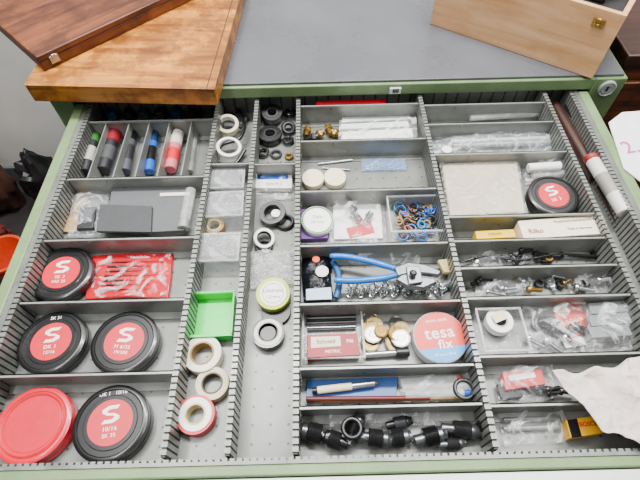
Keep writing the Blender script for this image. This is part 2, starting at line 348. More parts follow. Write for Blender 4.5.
# ---------------- column 1 -------------------------------------------------------------------
CT=lambda a,b_:[(a,.0075,0,-.0085),(b_,.0065,0,-.0165)]
case(61,272,.047,.022,BLACK,RED,.05,CT('SK 3','HSS 25'),'black round plastic case with a red label, beside a red pouch')
case(51,341,.0465,.022,BLACK,RED,.1,CT('DK 1','12/16'),'black round plastic case with a red label, dusty rim',hand='SK 31')
case(124,341,.0465,.022,BLACK,RED,-.1,CT('M 6/35','19/300'),'black round plastic case with a red label and white numbers')
case(32,424,.0475,.023,mat('#c8102c',.33,0,.06,coat=.3),REDD,0,[],'bright red round plastic case with a ridged lid',plain=True)
case(110,422,.0475,.023,BLACK,RED,.12,CT('10/16','SK 35'),'black round plastic case beside the red round case',hand='DK 1   10/16')
t=top('needle_pouch','thin glossy red pouch holding a row of needle files','pouch',P(130,276,.0)+Vector((0,0,.001)))
q=[P(x,y,.008) for x,y in ((91,255),(131,252),(173,252),(171,275),(168,298),(127,296),(84,299),(88,277))]
B().prism([(p.x-t.location.x,p.y-t.location.y) for p in q],0,.006).obj('pouch_body',mat('#b80c1e',.16,0,.22,30,.5,coat=.6,bscale=60),parent=t,bevel=.002)
for i in range(7):
    y1=262+i*4.6; x1=109-i*1.6; x2=163-i*1.0-(i%3)*4
    a,L,ang=seg(x1,y1,x2,y1-1,.0085)
    o=B().xl([(0,0),(0,.0012),(L*.35,.0012),(L*.36,.0006),(L,.0002),(L,0)],8).obj('needle_file',[BLK2,DSTEEL,BLK2][i%3],parent=t); o.location=a-t.location; o.rotation_euler=(0,0,ang)
text('Nadelfeilen',.0068,WHITE,t,P(140,257,.0076),0)
bag('thin clear sleeve over a red pouch',((96,256),(170,253),(166,295),(90,297)),.0045,film('#ffffff',.0,.35,30,.08,'sleeve_film'),z0=.0105,seed=91,name='clear_sleeve',cat='sleeve')
slab('wooden_strip','thin strip of light wood lying in the drawer','wood strip',((55,231),(67,192),(90,191),(76,232)),.001,.006,wood('#8f6a3c','#b8925c',.6))
slab('grey_sheet','dark grey sheet leaning on a stack','rubber sheet',((112,186),(191,184),(184,230),(150,232),(108,215)),.001,.018,CARD)
slab('grey_sheet','dark grey plate on top of another sheet','rubber sheet',((100,204),(152,206),(151,232),(96,231)),.0185,.024,DCARD)
slab('white_strip','thin white edge strip on grey sheets','strip',((160,193),(190,192),(189,195),(160,196)),.0185,.0195,PAPER,0)
slab('black_block','small black block in a clear bag','block',((80,207),(97,206),(93,228),(76,229)),.003,.018,BLK2,.002)
bag('crumpled clear bag around a grey block',((70,190),(108,188),(100,233),(66,234)),.022,FILMD,seed=2)
rod('glass_vial','clear tube with a grey cap','tube',191,190,183,229,.009,None,[('tube',0,.8,1,CLEARW),('cap',.8,1,1.08,GREYL)],z0=.008)
def marker(x1,y1,x2,y2,r,body,cap,band,label):
    return rod('marker',label,'marker',x1,y1,x2,y2,r,None,[('barrel',.0,.62,1,body),('label_band',.2,.5,1.02,band),('cap',.62,.97,1.06,cap),('tip',.97,1,.5,cap)],z0=.003)
marker(85,172,98,126,.009,BLK2,mat('#2f6a2a',.4),mat('#a9a597',.6),'thick black marker with a green cap')
marker(103,171,117,127,.012,BLK2,mat('#7a1221',.4),DCARD,'thick dark tube with a dark red cap')
marker(125,172,134,124,.010,mat('#3f4246',.5),BLACK,BLK2,'grey tube with a black cap')
marker(149,172,155,126,.009,BLUE,mat('#0f2c53',.4),BLACK,'blue marker with a dark cap')
marker(170,170,178,132,.011,PINK,mat('#c9c2b8',.5),RED,'pink glue stick with a red and white label')
marker(190,172,196,128,.006,GREYL,GREYL,GREY,'slim grey tube lying in a slot')
for i,x in enumerate((98,112,128,143,160,176,192)):
    rod('dark_bottle','small dark bottle lying at the back of the drawer','bottle',x,117,x+3,103,.010,[[BLACK,mat('#1e3f6a',.4),BLK2,mat('#3d4953')][i%4]],z0=.002,group='bottles at the back of the drawer')
# ---------------- column 2 -------------------------------------------------------------------
tape(227,122,.021,.015,.012,IVORY,PAPER,'wide cream tape ring standing near the back',z0=.014,rot=(.25,.1,0))
tape(228,146,.023,.0175,.010,WHITE,PAPER,'white plastic ring resting on black cable',z0=.018,rot=(.1,.15,0))
ptube('black_cable','thick black cable loop under white rings','cable',[(221,112,.01),(243,120,.02),(240,138,.025),(222,145,.02),(214,160,.01),(232,166,.006),(245,150,.012)],.0035,BLACK)
ptube('electric_plug_lead','short black lead with a soft end','cable',[(236,108,.006),(246,118,.01),(240,128,.012)],.003,BLK2)
tub(226,178,.062,.044,.030,0,'square clear plastic box with a lid',lid=LIDP)
tub(224,204,.062,.050,.030,.03,'square clear plastic box, nearly empty',lid=LIDP)
tub(219,247,.062,.050,.032,0,'clear plastic tub with grey small parts',lid=LIDP)
for i in range(22): oring(random.uniform(206,232),random.uniform(240,258),.004,.0012,DSTEEL if i%3 else GREYL,'tiny grey ring inside a clear tub',z=.003+random.random()*.016,group='grey rings in a clear tub')
for i in range(8): oring(random.uniform(213,236),random.uniform(200,214),.0035,.0008,STEEL,'tiny steel ring inside a clear box',z=.003+random.random()*.01,group='steel rings in a clear box')
tape(214,225,.0165,.010,.013,KRAFT,CREAM,'small beige tape roll beside a clear tub',z0=.002)
e=top('green_tray','bright green shallow square plastic tray','tray',P(210,314,.02)-Vector((0,0,.019)),.02)
w,d,h=.0335,.034,.021
b=B(); b.box(-w,w,-d,d,0,.0015)
for (x0,x1,y0,y1) in ((-w,w,-d,-d+.002),(-w,w,d-.002,d),(-w,-w+.002,-d,d),(w-.002,w,-d,d)): b.box(x0,x1,y0,y1,.0015,h)
b.obj('tray_body',LGREEN,parent=e,bevel=.0005)
b=B()
for (x0,x1,y0,y1) in ((-w-.001,w+.001,-d-.002,-d+.001),(-w-.001,w+.001,d-.001,d+.002),(-w-.001,-w+.001,-d,d),(w-.001,w+.001,-d,d)): b.box(x0,x1,y0,y1,h-.002,h+.001)
b.obj('tray_rim',LGREEN,parent=e)
tape(202,353,.0265,.0145,.018,mat('#e9e2d2',.5),KRAFT,'white tape roll lying flat, cardboard core')
tape(212,383,.0225,.0125,.014,mat('#c9bb9c',.5),mat('#4d4436',.7),'cream tape roll with a dark core touching another roll')
e=tape(195,414,.0215,.0115,.018,WHITE,mat('#c8b88c',.7),'white tape roll with a red outer band')
B().lathe([(.0217,.001),(.0248,.001),(.0248,.0165),(.0217,.0165)],48,closed=True).obj('red_band',RED,parent=e)
# ---------------- column 3 --------------------------------------------------------------------
tape(272,111,.0205,.009,.013,BLACK,BLK2,'black tape roll at the back of the drawer',z0=.012,rot=(.2,0,0))
tape(270,133,.0225,.010,.014,BLACK,BLK2,'large black tape roll among black rings',z0=.003)
for px,py,R,r_,z,rt in ((288,127,.010,.0045,.006,(.5,.2,0)),(288,140,.008,.0035,.003,None),(290,112,.008,.0035,.004,None),(263,152,.009,.0035,.003,None)):
    oring(px,py,R,r_,BLACK,'black rubber ring in a pile of rings',z=z,rot=rt,group='black rubber rings')
for px,py,R in ((276,154,.009),(289,156,.006)): oring(px,py,R,.0025,BRASS if R<.007 else BLK2,'thin dark ring lying in the drawer',z=.002)
pc=slab('paper_card','small white printed card in a bag','card',((256,173),(292,173),(292,188),(255,188)),.004,.014,PAPER)
text('DIN 912',.008,BLK2,pc,P(274,184,.0144),0)
bag('clear bag with a red and blue printed card',((254,163),(293,163),(294,196),(252,196)),.016,FILM,seed=5)
slab('blue_label','narrow blue printed label on a card','label',((258,175),(288,175),(288,179),(257,179)),.0145,.0150,BLUE,0)
tape(273,211,.0225,.014,.014,BLACK,BLK2,'black tape roll leaning against another',z0=.004,rot=(.15,-.1,0))
disc('white_label','small round white label on tape','label',276,213,.008,.001,WHITE,z0=.013)
oring(285,222,.013,.0035,BLACK,'black ring lying under a tape roll')
oring(264,247,.012,.003,BLACK,'black ring lying under a white ring')
tape(263,236,.017,.011,.011,WHITE,BLK2,'white ring around a black core',z0=.004,rot=(.3,.2,0))
bag('shiny crumpled bubble foil bag',((248,249),(293,246),(296,281),(249,285)),.030,BUB,seed=7,fr=70)
e=tape(273,292,.0255,.020,.016,LIME,LIME,'lime green round tin with a printed white lid label',z0=.006,rot=(.12,0,0),name='lime_tin',cat='tin')
B().lathe([(0,.0002),(.0198,.0002),(.0198,.0166),(0,.0166)],40).obj('lid_label',WHITE,parent=e)
B().torus(.0155,.0004,36,5,0,Matrix.Translation((0,0,.0168))).obj('printed_ring',mat('#6f7d1a',.5),parent=e)
text('Lötdraht',.0085,BLK2,e,(0,.004,.0169),world=False); text('1,5 mm',.007,BLK2,e,(0,-.006,.0169),world=False)
disc('black_tape_disc','black tape disc under a lime tin','tape roll',276,311,.022,.006,BLACK,z0=.001)
e=tape(268,332,.0205,.0135,.015,mat('#e3d9c0',.5),BLACK,'cream tape roll with black outer band lying flat')
B().lathe([(.0207,.0005),(.0235,.0005),(.0235,.0145),(.0207,.0145)],48,closed=True).obj('outer_band',BLACK,parent=e)
disc('tape_core_plug','dark round plug in a tape roll','plug',268,333,.0115,.008,BLACK,z0=.002)
# ---------------- column 4 ----------------------------------------------------------------------
slab('red_strip','red plastic strip at the back of the drawer','strip',((316,106),(386,103),(386,99),(316,101)),.03,.036,RED)
for i,(x,y,a) in enumerate(((307,132,80),(318,135,40),(329,130,100),(337,134,140),(312,138,20))): fitting(x,y,.024,.0085,a,BRASS if i!=4 else DSTEEL,'small brass threaded fitting beside paper strips',z0=.002)
slab('pale_strip','long flat pale plastic strip','strip',((341,124),(408,121),(409,126),(341,129)),.006,.016,mat('#d9dcd8',.35,0,.05))
slab('pale_strip','long flat white plastic strip in front','strip',((342,132),(412,128),(413,138),(341,141)),.006,.014,mat('#e9eae6',.35,0,.05))
slab('grey_strip','long flat grey plastic strip','strip',((342,117),(410,114),(411,119),(342,122)),.006,.014,LGREY)
bag('thin clear film over pale plastic strips',((338,119),(415,116),(418,140),(338,142)),.008,FILM,z0=.017,seed=71)
rod('steel_rod','thin steel rod at the back','rod',305,117,339,119,.003,[STEEL])
for px,py in ((313,177),(335,176)):
    disc('felt_disc','cream felt disc lying in a compartment','disc',px,py,.0195,.012,IVORY,rot=(.1,0,0),z0=.002)
bag('small clear bag of blue parts',((362,158),(404,157),(407,169),(362,170)),.008,FILMB,seed=4)
rod('steel_pin','thin steel pin','pin',318,164,352,160,.002,[STEEL])
rod('steel_pin','thin steel pin','pin',322,168,350,170,.0015,[STEEL])
slab('purple_packet','purple cardboard packet under a white tin','packet',((301,209),(327,208),(328,238),(301,239)),.001,.010,PURP)
e=disc('white_tin','round white lid with green rim','tin',317,219,.0265,.012,WHITE,z0=.011,rot=(.1,.05,0),dish=.001)
B().torus(.0245,.0012,40,6,0,Matrix.Translation((0,0,.012))).obj('green_rim',mat('#1f9a55',.5),parent=e)
text('20 mm',.008,mat('#1f7a4a',.5),e,(0,-.004,.0114),world=False); text('Delo',.008,mat('#1f7a4a',.5),e,(0,.006,.0114),world=False)
slab('white_card','white printed card in a clear bag','card',((333,196),(380,194),(383,238),(334,239)),.002,.005,WHITE)
fitting(354,213,.038,.009,115,STEEL,'steel threaded bolt in a clear bag',z0=.006)
fitting(368,218,.024,.007,60,STEEL,'small steel bolt in a clear bag',z0=.006)
slab('red_label','small red printed label in a bag','label',((346,228),(371,222),(375,232),(350,238)),.0055,.007,RED)
bag('clear bag with steel bolts and a printed card',((326,192),(382,191),(387,241),(330,241)),.022,FILM,seed=11)
tub(415,213,.084,.072,.03,0,'clear plastic box of coloured rings')
for i in range(80):
    x=random.uniform(398,434); y=random.uniform(206,236)
    oring(x,y,random.choice((.004,.006,.0085)),.0014,random.choice((BLUE,TEAL,BLUE,BLACK,DSTEEL,mat('#6a2a1a',.5),BLACK,BLK2,DSTEEL,BLACK,KRAFT)),'small coloured ring in a clear plastic box',z=.003+random.random()*.008,rot=(random.uniform(-.6,.6),random.uniform(-.6,.6),0),name='coloured_ring',cat='ring',group='coloured rings in a clear box')
# row d: pliers
bag('dark blue and black plastic bag',((304,254),(331,252),(333,299),(303,299)),.02,film('#0c1018',.85,.97,60,.2,'black_film'),seed=13)
disc('orange_button','round orange label on black bag','label',316,259,.006,.0015,ORAN,z0=.023)
disc('white_button','round white label on a black bag','label',322,271,.010,.0015,PAPER,z0=.022)
slab('blue_packet','pale blue packet with print','packet',((306,289),(331,287),(332,299),(306,300)),.022,.024,mat('#a9c3d8',.5))
pl=top('hole_punch_pliers','blue-handled pliers with compact grey jaws','pliers',P(400,272,.0)+Vector((0,0,.018)))
HB=mat('#1467b8',.35,0,.06,coat=.3)
ptube('handle',None,None,[(330,256,.03),(348,257,.032),(368,261,.032),(386,266,.030),(402,271,.028)],[.0035,.0045]+[.005]*17+[.0045]*4+[.004],HB,pl)
ptube('handle',None,None,[(334,280,.03),(352,281,.032),(368,280,.032),(384,278,.031),(400,274,.028)],[.0035,.0045]+[.005]*17+[.0045]*4+[.004],HB,pl)
def jaw(cs,z0,z1,m,nm,bev=.002):
    q=[P(x,y,.018+z1)-pl.location for x,y in cs]
    return B().prism([(p.x,p.y) for p in q],z0,z1).obj(nm,m,parent=pl,bevel=bev)
JS=mat('#7d8084',.3,.85,.2)
jaw(((394,267),(408,262),(425,264),(442,271),(439,275),(424,273),(410,273),(398,276)),.006,.017,JS,'jaw')
jaw(((396,279),(404,272),(418,276),(434,278),(437,282),(424,288),(408,286)),.005,.015,JS,'jaw')
jaw(((406,266),(420,266),(423,282),(409,284)),.0172,.021,mat('#8a8d90',.3,.85,.2),'jaw_plate',.0012)
B().lathe([(0,.0),(.0055,.0),(.0055,.003),(.003,.005),(0,.005)],24).obj('pivot',DSTEEL,P(413,274,.044)-pl.location,parent=pl)
ptube('blue_strap','dark blue strap lying across the compartment','strap',[(333,262,.010),(338,272,.012),(339,285,.012),(336,298,.010)],.005,mat('#1f4f80',.5))
c=P(440,289,.004); B().tube([(0,0,0.005),(.012,.006,.005),(.024,.018,.005)],[.007,.006,.003],10).obj('steel_wedge',STEEL,c,label='small bright steel wedge beside pliers',cat='metal part')
slab('cream_tag','small cream tag beside the pliers','tag',((438,260),(452,258),(455,272),(444,272)),.012,.020,mat('#c9b97f',.7))
# linked chain: alternating links along a meandering path
def chain(n,fx,fy,fz,label,m,R=.0026,r=.0008):
    pts=[P(fx(i/(n-1)),fy(i/(n-1)),fz(i/(n-1))) for i in range(n)]
    cum=[0]
    for a,b_ in zip(pts,pts[1:]): cum.append(cum[-1]+(b_-a).length)
    c=sum(pts,Vector())/n; c.z=.001; b=B(); s=0; k=0; i=0
    while s<cum[-1]:
        while i<n-2 and cum[i+1]<s: i+=1
        f=(s-cum[i])/max(1e-6,cum[i+1]-cum[i]); p=pts[i].lerp(pts[i+1],f); d=(pts[i+1]-pts[i])
        M=Matrix.Translation(p-c)@Matrix.Rotation(math.atan2(d.y,d.x),4,'Z')@Matrix.Rotation((k%2)*math.pi/2+.4,4,'X')@Matrix.Diagonal((1.35,1,1,1))
        b.torus(R,r,12,5,0,M); s+=R*1.75; k+=1
    return b.obj('steel_chain',m,c,label=label,cat='chain')
CH=mat('#c9ccce',.2,.95,.1)
chain(400,lambda t:347+98*t,lambda t:291+4.5*math.sin(t*55),lambda t:.008+.003*math.sin(t*31),'fine bright steel link chain lying in loops',CH)
chain(400,lambda t:445-97*t,lambda t:286+4*math.sin(t*47+1),lambda t:.014+.003*math.sin(t*37),'fine steel link chain heaped over another chain',CH)
bag('thin clear bag behind the pliers',((340,247),(425,247),(420,262),(345,262)),.018,FILM,seed=15)
# row e
tb=tub(333,332,.085,.075,.012,.0,'flat clear tray holding steel pins and a red box')
for i in range(7): rod('steel_pin','straight steel pin in a flat tray','pin',307,316+i*2.4,356,314.5+i*2.4,.0016,[STEEL if i%2 else DSTEEL],z0=.003,group='steel pins in a tray')
rb=top('red_box','small red cardboard box with white print','box',P(333,345,.014)-Vector((0,0,.011)))
q=[P(x,y,.016)-rb.location for x,y in ((307,335),(357,333),(360,355),(307,358))]
B().prism([(p.x,p.y) for p in q],0,.013).obj('carton',mat('#9a1420',.5,0,.06),parent=rb,bevel=.0006)
q=[P(x,y,.0165)-rb.location for x,y in ((311,337),(340,336),(341,346),(311,348))]
B().prism([(p.x,p.y) for p in q],.0132,.0136).obj('label_sticker',CREAM,parent=rb)
text('Schneid',.0085,BLK2,rb,P(326,341.5,.0172),.03); text('METRIC',.0065,WHITE,rb,P(333,351.5,.0165),.03); text('M6',.008,WHITE,rb,P(350,341,.0165),.03)
CS=mat('#8f8c84',.28,.9,.3)
for i,(x,y,z) in enumerate(((370,320,.002),(374,324,.0045),(371,329,.007),(373,334,.0095),(370,343,.004),(381,331,.012),(398,324,.002),(402,329,.0045),(397,333,.007),(401,338,.0095),(394,343,.002))):
    rr=.0135 if i!=5 else .010
    e=disc('brass_disc','worn coin-like metal disc in a loose stack','disc',x,y,rr,.0024,[CS,COIN,BRASS][i%3],z0=z,group='worn metal discs',rot=(random.uniform(-.15,.15),random.uniform(-.15,.15),0))
    B().torus(rr-.0016,.0006,32,5,0,Matrix.Translation((0,0,.0024))).lathe([(0,.0024),(rr*.4,.0024),(rr*.36,.003),(0,.003)],20).obj('relief',[CS,COIN,BRASS][i%3],parent=e)
rod('steel_pin','short thick steel pin with a collar','pin',365,355,409,352,.0055,None,[('shaft',0,.7,.8,STEEL),('collar',.7,1,1.2,DSTEEL)],z0=.002)
e=top('tape_tin','round tape tin, orange-red above and blue below','tape roll',P(440,336,.022)-Vector((0,0,.019)),.15,rot=(.04,0,.1))
R=.0375;h=.019
B().lathe([(0,0),(R-.001,0),(R,.001),(R,h-.001),(R-.001,h),(0,h)],56).obj('tin_body',mat('#bfc6cc',.4),parent=e)
def arc(a0,a1,r=R-.0012,n=24): return [(r*math.cos(math.radians(a0+(a1-a0)*i/n)),r*math.sin(math.radians(a0+(a1-a0)*i/n))) for i in range(n+1)]
B().prism(arc(-26,206),h,h+.0006).obj('upper_label',mat('#e03208',.4),parent=e)
B().prism(arc(206,334),h,h+.0006).obj('lower_label',mat('#1d8fd0',.4),parent=e)
text('tesa',.024,WHITE,e,(0,.005,h+.0009),world=False,bold=.0003,sp=1.08); text('fix',.018,WHITE,e,(.004,-.012,h+.0009),world=False,bold=.0003,sp=1.1); text('extra stark',.007,WHITE,e,(0,.024,h+.0009),world=False)
text('19 mm x 10 m',.005,WHITE,e,(0,-.026,h+.0009),world=False)
# row f
slab('blue_tray','shallow blue plastic tray','tray',((307,380),(398,377),(396,397),(306,399)),.001,.006,mat('#20508f',.4))
rod('ballpoint_pen','cream and steel pen lying in a blue tray','pen',312,391,378,383,.005,None,[('barrel',.08,.6,1,IVORY),('grip',.6,.95,.9,STEEL),('tip',.95,1,.4,BRASS),('cap',0,.08,.8,DSTEEL)],z0=.008)
rod('pencil','dark red pencil in front of a tray','pencil',306,399,430,398,.0032,[mat('#5a1512',.4)],z0=.006)
rod('brass_rod','thin brass rod across the compartment','rod',320,401,470,398,.0025,[BRASS],z0=.004)
for i,(x1,y1,x2,y2) in enumerate(((400,383,462,379),(402,389,475,386),(405,395,470,393))): rod('clear_tube','clear plastic tube with small parts','tube',x1,y1,x2,y2,.006,None,[('tube',0,.9,1,CLEARW),('stopper',.9,1,.9,[RED,GREYL,BLUE][i])],z0=.003)
oring(464,389,.012,.0028,DSTEEL,'dark metal ring beside clear tubes',z=.014,name='metal_ring')
bag('crumpled clear bag over tubes',((398,374),(478,370),(485,398),(402,401)),.016,FILM,seed=21)
# row g
GM=mat('#6a6d70',.28,.85,.2)
FT=[(315,433,.044,.0125,168,DSTEEL,GM),(335,440,.034,.0115,160,DSTEEL,BLACK),(354,430,.040,.0125,62,BLACK,GM),(375,438,.042,.0115,-8,DSTEEL,GM),(397,438,.036,.012,5,DSTEEL,GM),(399,423,.034,.0085,10,GM,DSTEEL),(430,437,.042,.0125,12,BLACK,GM),(461,430,.050,.011,-8,DSTEEL,GM),(485,430,.026,.012,80,BLACK,DSTEEL),(452,444,.034,.008,3,DSTEEL,GM)]
for i,(x,y,L,R_,a,m,m2) in enumerate(FT): holder(x,y,L,R_,a,m,m2,'dark steel knurled tool holder lying in the front compartment',z0=.001+(.002 if i%2 else 0))
oring(352,428,.011,.003,BLACK,'black metal collar on a tool holder',z=.024,name='metal_ring',cat='ring')
bag('loose clear film under tool holders',((330,412),(440,411),(440,424),(330,426)),.008,FILM,seed=22)
# ---------------- column 5 -----------------------------------------------------------------------
for i,(x1,y1,x2,y2) in enumerate(((436,110,505,106),(440,115,540,109),(470,118,548,113))): rod('clear_tube','long clear plastic tube at the back','tube',x1,y1,x2,y2,.006,[CLEARW],z0=.003+i*.002)
for i in range(5): rod('clear_tube','long milky tube inside a clear bag','tube',452,130+i*4,556,126+i*4,.005,[[CLEARW,GREYL,CLEARW,LGREY,GREYL][i]],z0=.006)
bag('long clear bag of tubes',((432,130),(560,125),(566,149),(436,153)),.022,FILMD,seed=31)
disc('white_disc','small round white disc beside tubes','disc',447,149,.009,.006,WHITE,z0=.024)
q=[(442,163),(517,159),(526,212),(450,216)]
slab('flat_pack','square beige wrapped pack filling a compartment','packet',q,.002,.022,mat('#b9ad97',.45,0,.14,22,.3,bscale=90),.003)
bag('thin clear film wrapped over a square pack',[(441,161),(518,157),(528,213),(449,218)],.005,film('#f2f4f4',.02,.3,30,.1,'thin_film'),z0=.0225,seed=33)
case(554,194,.041,.020,BLACK,RED,.3,[('SK 3',.0085,0,-.010)],'small black round case with a red label',zb=.008,tilt=(.05,-.04,.2))
rod('white_tube','white printed tube in clear film','tube',528,168,560,166,.008,[WHITE],z0=.014)
rod('glass_vial','small clear tube behind a black case','tube',532,176,565,173,.006,[CLEARW],z0=.004)
bag('clear bag over a white tube',((522,158),(572,156),(578,178),(528,181)),.026,FILM,seed=35)
# row d
yp=slab('yellow_packet','small flat yellow packet with black print','packet',((475,231),(514,229),(517,237),(477,239)),.003,.022,YEL,.0012)
text('OSRAM',.007,BLK2,yp,P(495,234,.0224),.04)
wb=top('white_carton','long cream cardboard box with red brand and small print','box',P(560,228,.03)-Vector((0,0,.029)))
q=[P(x,y,.037)-wb.location for x,y in ((518,221),(602,214),(610,233),(524,239))]
B().prism([(p.x,p.y) for p in q],0,.036).obj('carton',mat('#eadfc6',.6),parent=wb,bevel=.0006)
text('Rilko',.0115,mat('#a01830',.5),wb,P(536,231,.0376),.05,bold=.0002); text('Nutenschraubenschlüssel',.0072,mat('#6a2020',.5),wb,P(576,220,.0376),.06); text('Made in Germany',.0055,BLK2,wb,P(580,228,.0376),.06)
rod('dark_cylinder','dark rod beside a cream carton','rod',470,225,510,222,.005,[DSTEEL],z0=.002)
def scatter(n,x0,x1,ya,yb,mats,Ls,rs,z=.001,names=('screw',)):
    for i in range(n):
        x=random.uniform(x0,x1); f=(x-x0)/(x1-x0); y=random.uniform(ya,yb)-f*4
        nm=random.choice(names); L=random.choice(Ls); r_=random.choice(rs); m=random.choice(mats); a=random.uniform(-30,210)
        if nm=='screw': screw(x,y,L,r_,a if L<.02 else random.uniform(-15,15),m,z0=z+random.random()*.01,group='loose screws in the drawer')
        elif nm=='hex_key':
            p=P(x,y,z+.004); B().tube([(0,0,0),(L,0,0),(L+.003,.002,0),(L+.003,.01,0)],r_*.7,6).obj('hex_key',m,p,math.radians(random.uniform(-12,12)),label='small dark hex key in the drawer',cat='hex key',group='hex keys in the drawer')
        else: fitting(x,y,L*.8,r_*2,a,m,'small metal connector among loose hardware',z0=z,name='connector',cat='connector')
scatter(20,468,600,249,264,[DSTEEL,BLACK,STEEL,DSTEEL],[.022,.034,.014],[.0024,.0034],names=('screw','hex_key','connector'))
for i,(x,y) in enumerate(((527,258),(538,257),(549,257),(597,253))): disc('knurled_nut','small round knurled nut','nut',x,y,.007,.007,[STEEL,DSTEEL,BRASS,BLK2][i],z0=.002,dish=.002)
ptube('black_wire','thin black wire in the drawer','wire',[(462,262,.01),(485,256,.014),(520,260,.012),(560,254,.014),(605,257,.01)],.0016,BLACK)
bag('crinkled clear bag over small hardware',((470,246),(530,243),(536,261),(474,265)),.014,FILM,seed=45)
scatter(22,478,612,275,292,[STEEL,STEEL,DSTEEL,BRASS],[.022,.030,.014],[.0026,.0034],names=('screw','connector'))
for i,(x,y) in enumerate(((528,284),(540,283),(551,281),(562,283))): disc('steel_bush','small steel bush','bush',x,y,.007,.010,[STEEL,DSTEEL][i%2],z0=.002,dish=.003)
bag('clear bag of small steel screws',((566,270),(622,266),(630,288),(572,292)),.020,FILM,seed=41)
bag('clear bag of thin rods',((474,278),(534,275),(539,292),(478,296)),.018,FILM,seed=42)
# row g
tub(503,329,.062,.062,.026,0,'clear plastic box holding a white tape roll')
tape(500,320,.019,.009,.014,WHITE,GREYL,'white thread-seal tape roll in a clear box',z0=.008)
slab('paper_label','cream folded label on a tape roll','label',((491,315),(503,309),(508,318),(496,323)),.0235,.0245,IVORY,0)
rc=slab('red_card','red printed card in a clear bag','card',((553,312),(580,303),(592,330),(566,340)),.006,.010,mat('#d0301c',.5))
text('10 Stück',.009,WHITE,rc,P(573,321,.0104),.3)
slab('white_card','white printed card in a clear bag','card',((560,331),(600,322),(606,341),(566,348)),.003,.006,WHITE)
for i in range(9): screw(526+i*6,325+random.uniform(-8,16),.028,.0036,-35+random.uniform(-15,15),[STEEL,DSTEEL,DSTEEL][i%3],z0=.004,label='steel screw in a clear bag',group='screws in a bag')
bag('large crumpled clear bag with screws and a red card',((524,303),(592,296),(608,349),(534,355)),.036,FILM,seed=43)
for i in range(3): slab('grey_carton','small translucent grey box in a row','box',((588,303+i*12),(628,300+i*12),(633,311+i*12),(592,314+i*12)),.003,.026,GBOX,.001)
bag('clear bag over small grey boxes',((584,298),(632,295),(643,345),(594,348)),.036,FILM,seed=44)
# row h
slab('red_packet','red and white printed packet','packet',((502,373),(541,368),(546,384),(506,390)),.004,.018,mat('#c8101c',.5))
slab('dark_packet','small dark packet','packet',((497,384),(520,382),(523,397),(501,399)),.003,.012,BLK2)
slab('white_strip','white strip on a red packet','label',((508,376),(534,372),(536,377),(510,381)),.0185,.019,WHITE,0)
bag('crumpled clear bag around a red packet',((494,364),(555,359),(562,396),(501,400)),.030,FILM,seed=51)
scatter(6,505,560,388,397,[DSTEEL,BLACK],[.02],[.003])
# row i
yb=top('battery_carton','yellow and dark small printed carton','box',P(583,427,.016)-Vector((0,0,.015)))
q=[P(x,y,.019)-yb.location for x,y in ((566,420),(598,415),(604,433),(571,438))]
B().prism([(p.x,p.y) for p in q],0,.018).obj('carton',mat('#e3a80e',.45),parent=yb,bevel=.0006)
q=[P(x,y,.0195)-yb.location for x,y in ((567,420),(577,418.5),(582,436.5),(572,438))]
B().prism([(p.x,p.y) for p in q],.0181,.0186).obj('label_band',BLACK,parent=yb)
text('BOSCH',.0075,RED,yb,P(589,424,.0198),.05,bold=.0002)
for i in range(2): rod('dark_rod','slim dark rod in the front compartment','rod',503,420+i*9,560,418+i*9,.0035,[GREY],z0=.003)
bag('large flat clear bag in the front compartment',((500,409),(566,404),(570,440),(506,445)),.020,FILM,seed=52)
bag('crumpled greyish-white paper towel draped over the divider plates',((550,371),(690,352),(715,468),(600,427)),.026,CLOTH,z0=.0505,name='paper_towel',cat='paper towel',seed=60,nu=110,nv=80,fr=15,flat=True,rag=.008)
# ---------------- right narrow column ------------------------------------------------------------------
WS=wood('#24120d','#40231a',.4)
rod('wooden_stick','dark brown wooden stick lying lengthwise','stick',554,105,596,178,.011,[WS],z0=.004)
rod('dark_rod','long dark metal rod lying lengthwise','rod',567,105,640,232,.006,[DSTEEL],z0=.018)
rod('dark_rod','long dark rod at the edge of the drawer','rod',600,186,650,280,.007,[WS],z0=.004)
rod('printed_tube','white labelled tube lying lengthwise','tube',590,157,625,213,.0115,None,[('end_cap',0,.08,1.05,mat('#8c241c',.4)),('tube',.08,1,1,mat('#d5d1c7',.35)),('label_band',.35,.7,1.015,mat('#8a8680',.5))],z0=.026)
# flat white tag lying on the drawer edge
e=top('white_tag','large flat white tag with a handwritten magenta number','tag',(P(632,146,.0565).x,P(632,146,.0565).y,.0525))
q=[P(x,y,.056)-e.location for x,y in ((609,122),(622,112),(648,110),(672,150),(668,184),(645,184),(624,168))]
B().prism([(p.x,p.y) for p in q],0,.0035).obj('tag_plate',mat('#eceaec',.45),parent=e,bevel=.0012)
text('2,-',.040,MAG,e,P(634,147,.0566),.15,bold=.0002)
# ---------------- things on the cabinet ------------------------------------------------------------------
ZT=.0835
A=P(24,85,ZT+.036); C=P(214,89,ZT+.036); d=C-A; L=d.length; ang=math.atan2(d.y,d.x)
e=top('wooden_drawing_box','flat worn honey-coloured wooden box on the cabinet','wooden box',(A.x,A.y,ZT),ang)
WL=wood('#8a4c16','#cb8936',.36,(3,24,24),blotch=.5,bs=14,bp=(.44,.55)); D=.40
B().box(0,L,.0,D,0,.034).obj('box_body',WL,parent=e,bevel=.002)
B().box(-.001,L+.001,-.001,D,.0345,.0365).obj('lid',WL,parent=e,bevel=.001)
B().box(L-.014,L-.012,.0,D,.0366,.0368).obj('lid_groove',mat('#3f2510',.7),parent=e)
Z2=ZT+.037
A=P(36,57,Z2+.03); C=P(160,-1,Z2+.03); d=C-A; ang=math.atan2(d.y,d.x)
e=top('dark_wooden_case','dark reddish-brown wooden case with a metal catch','wooden case',(A.x,A.y,Z2),ang)
WD=wood('#40190c','#77401f',.45,(3,26,26),blotch=.5,bs=12,bp=(.42,.56))
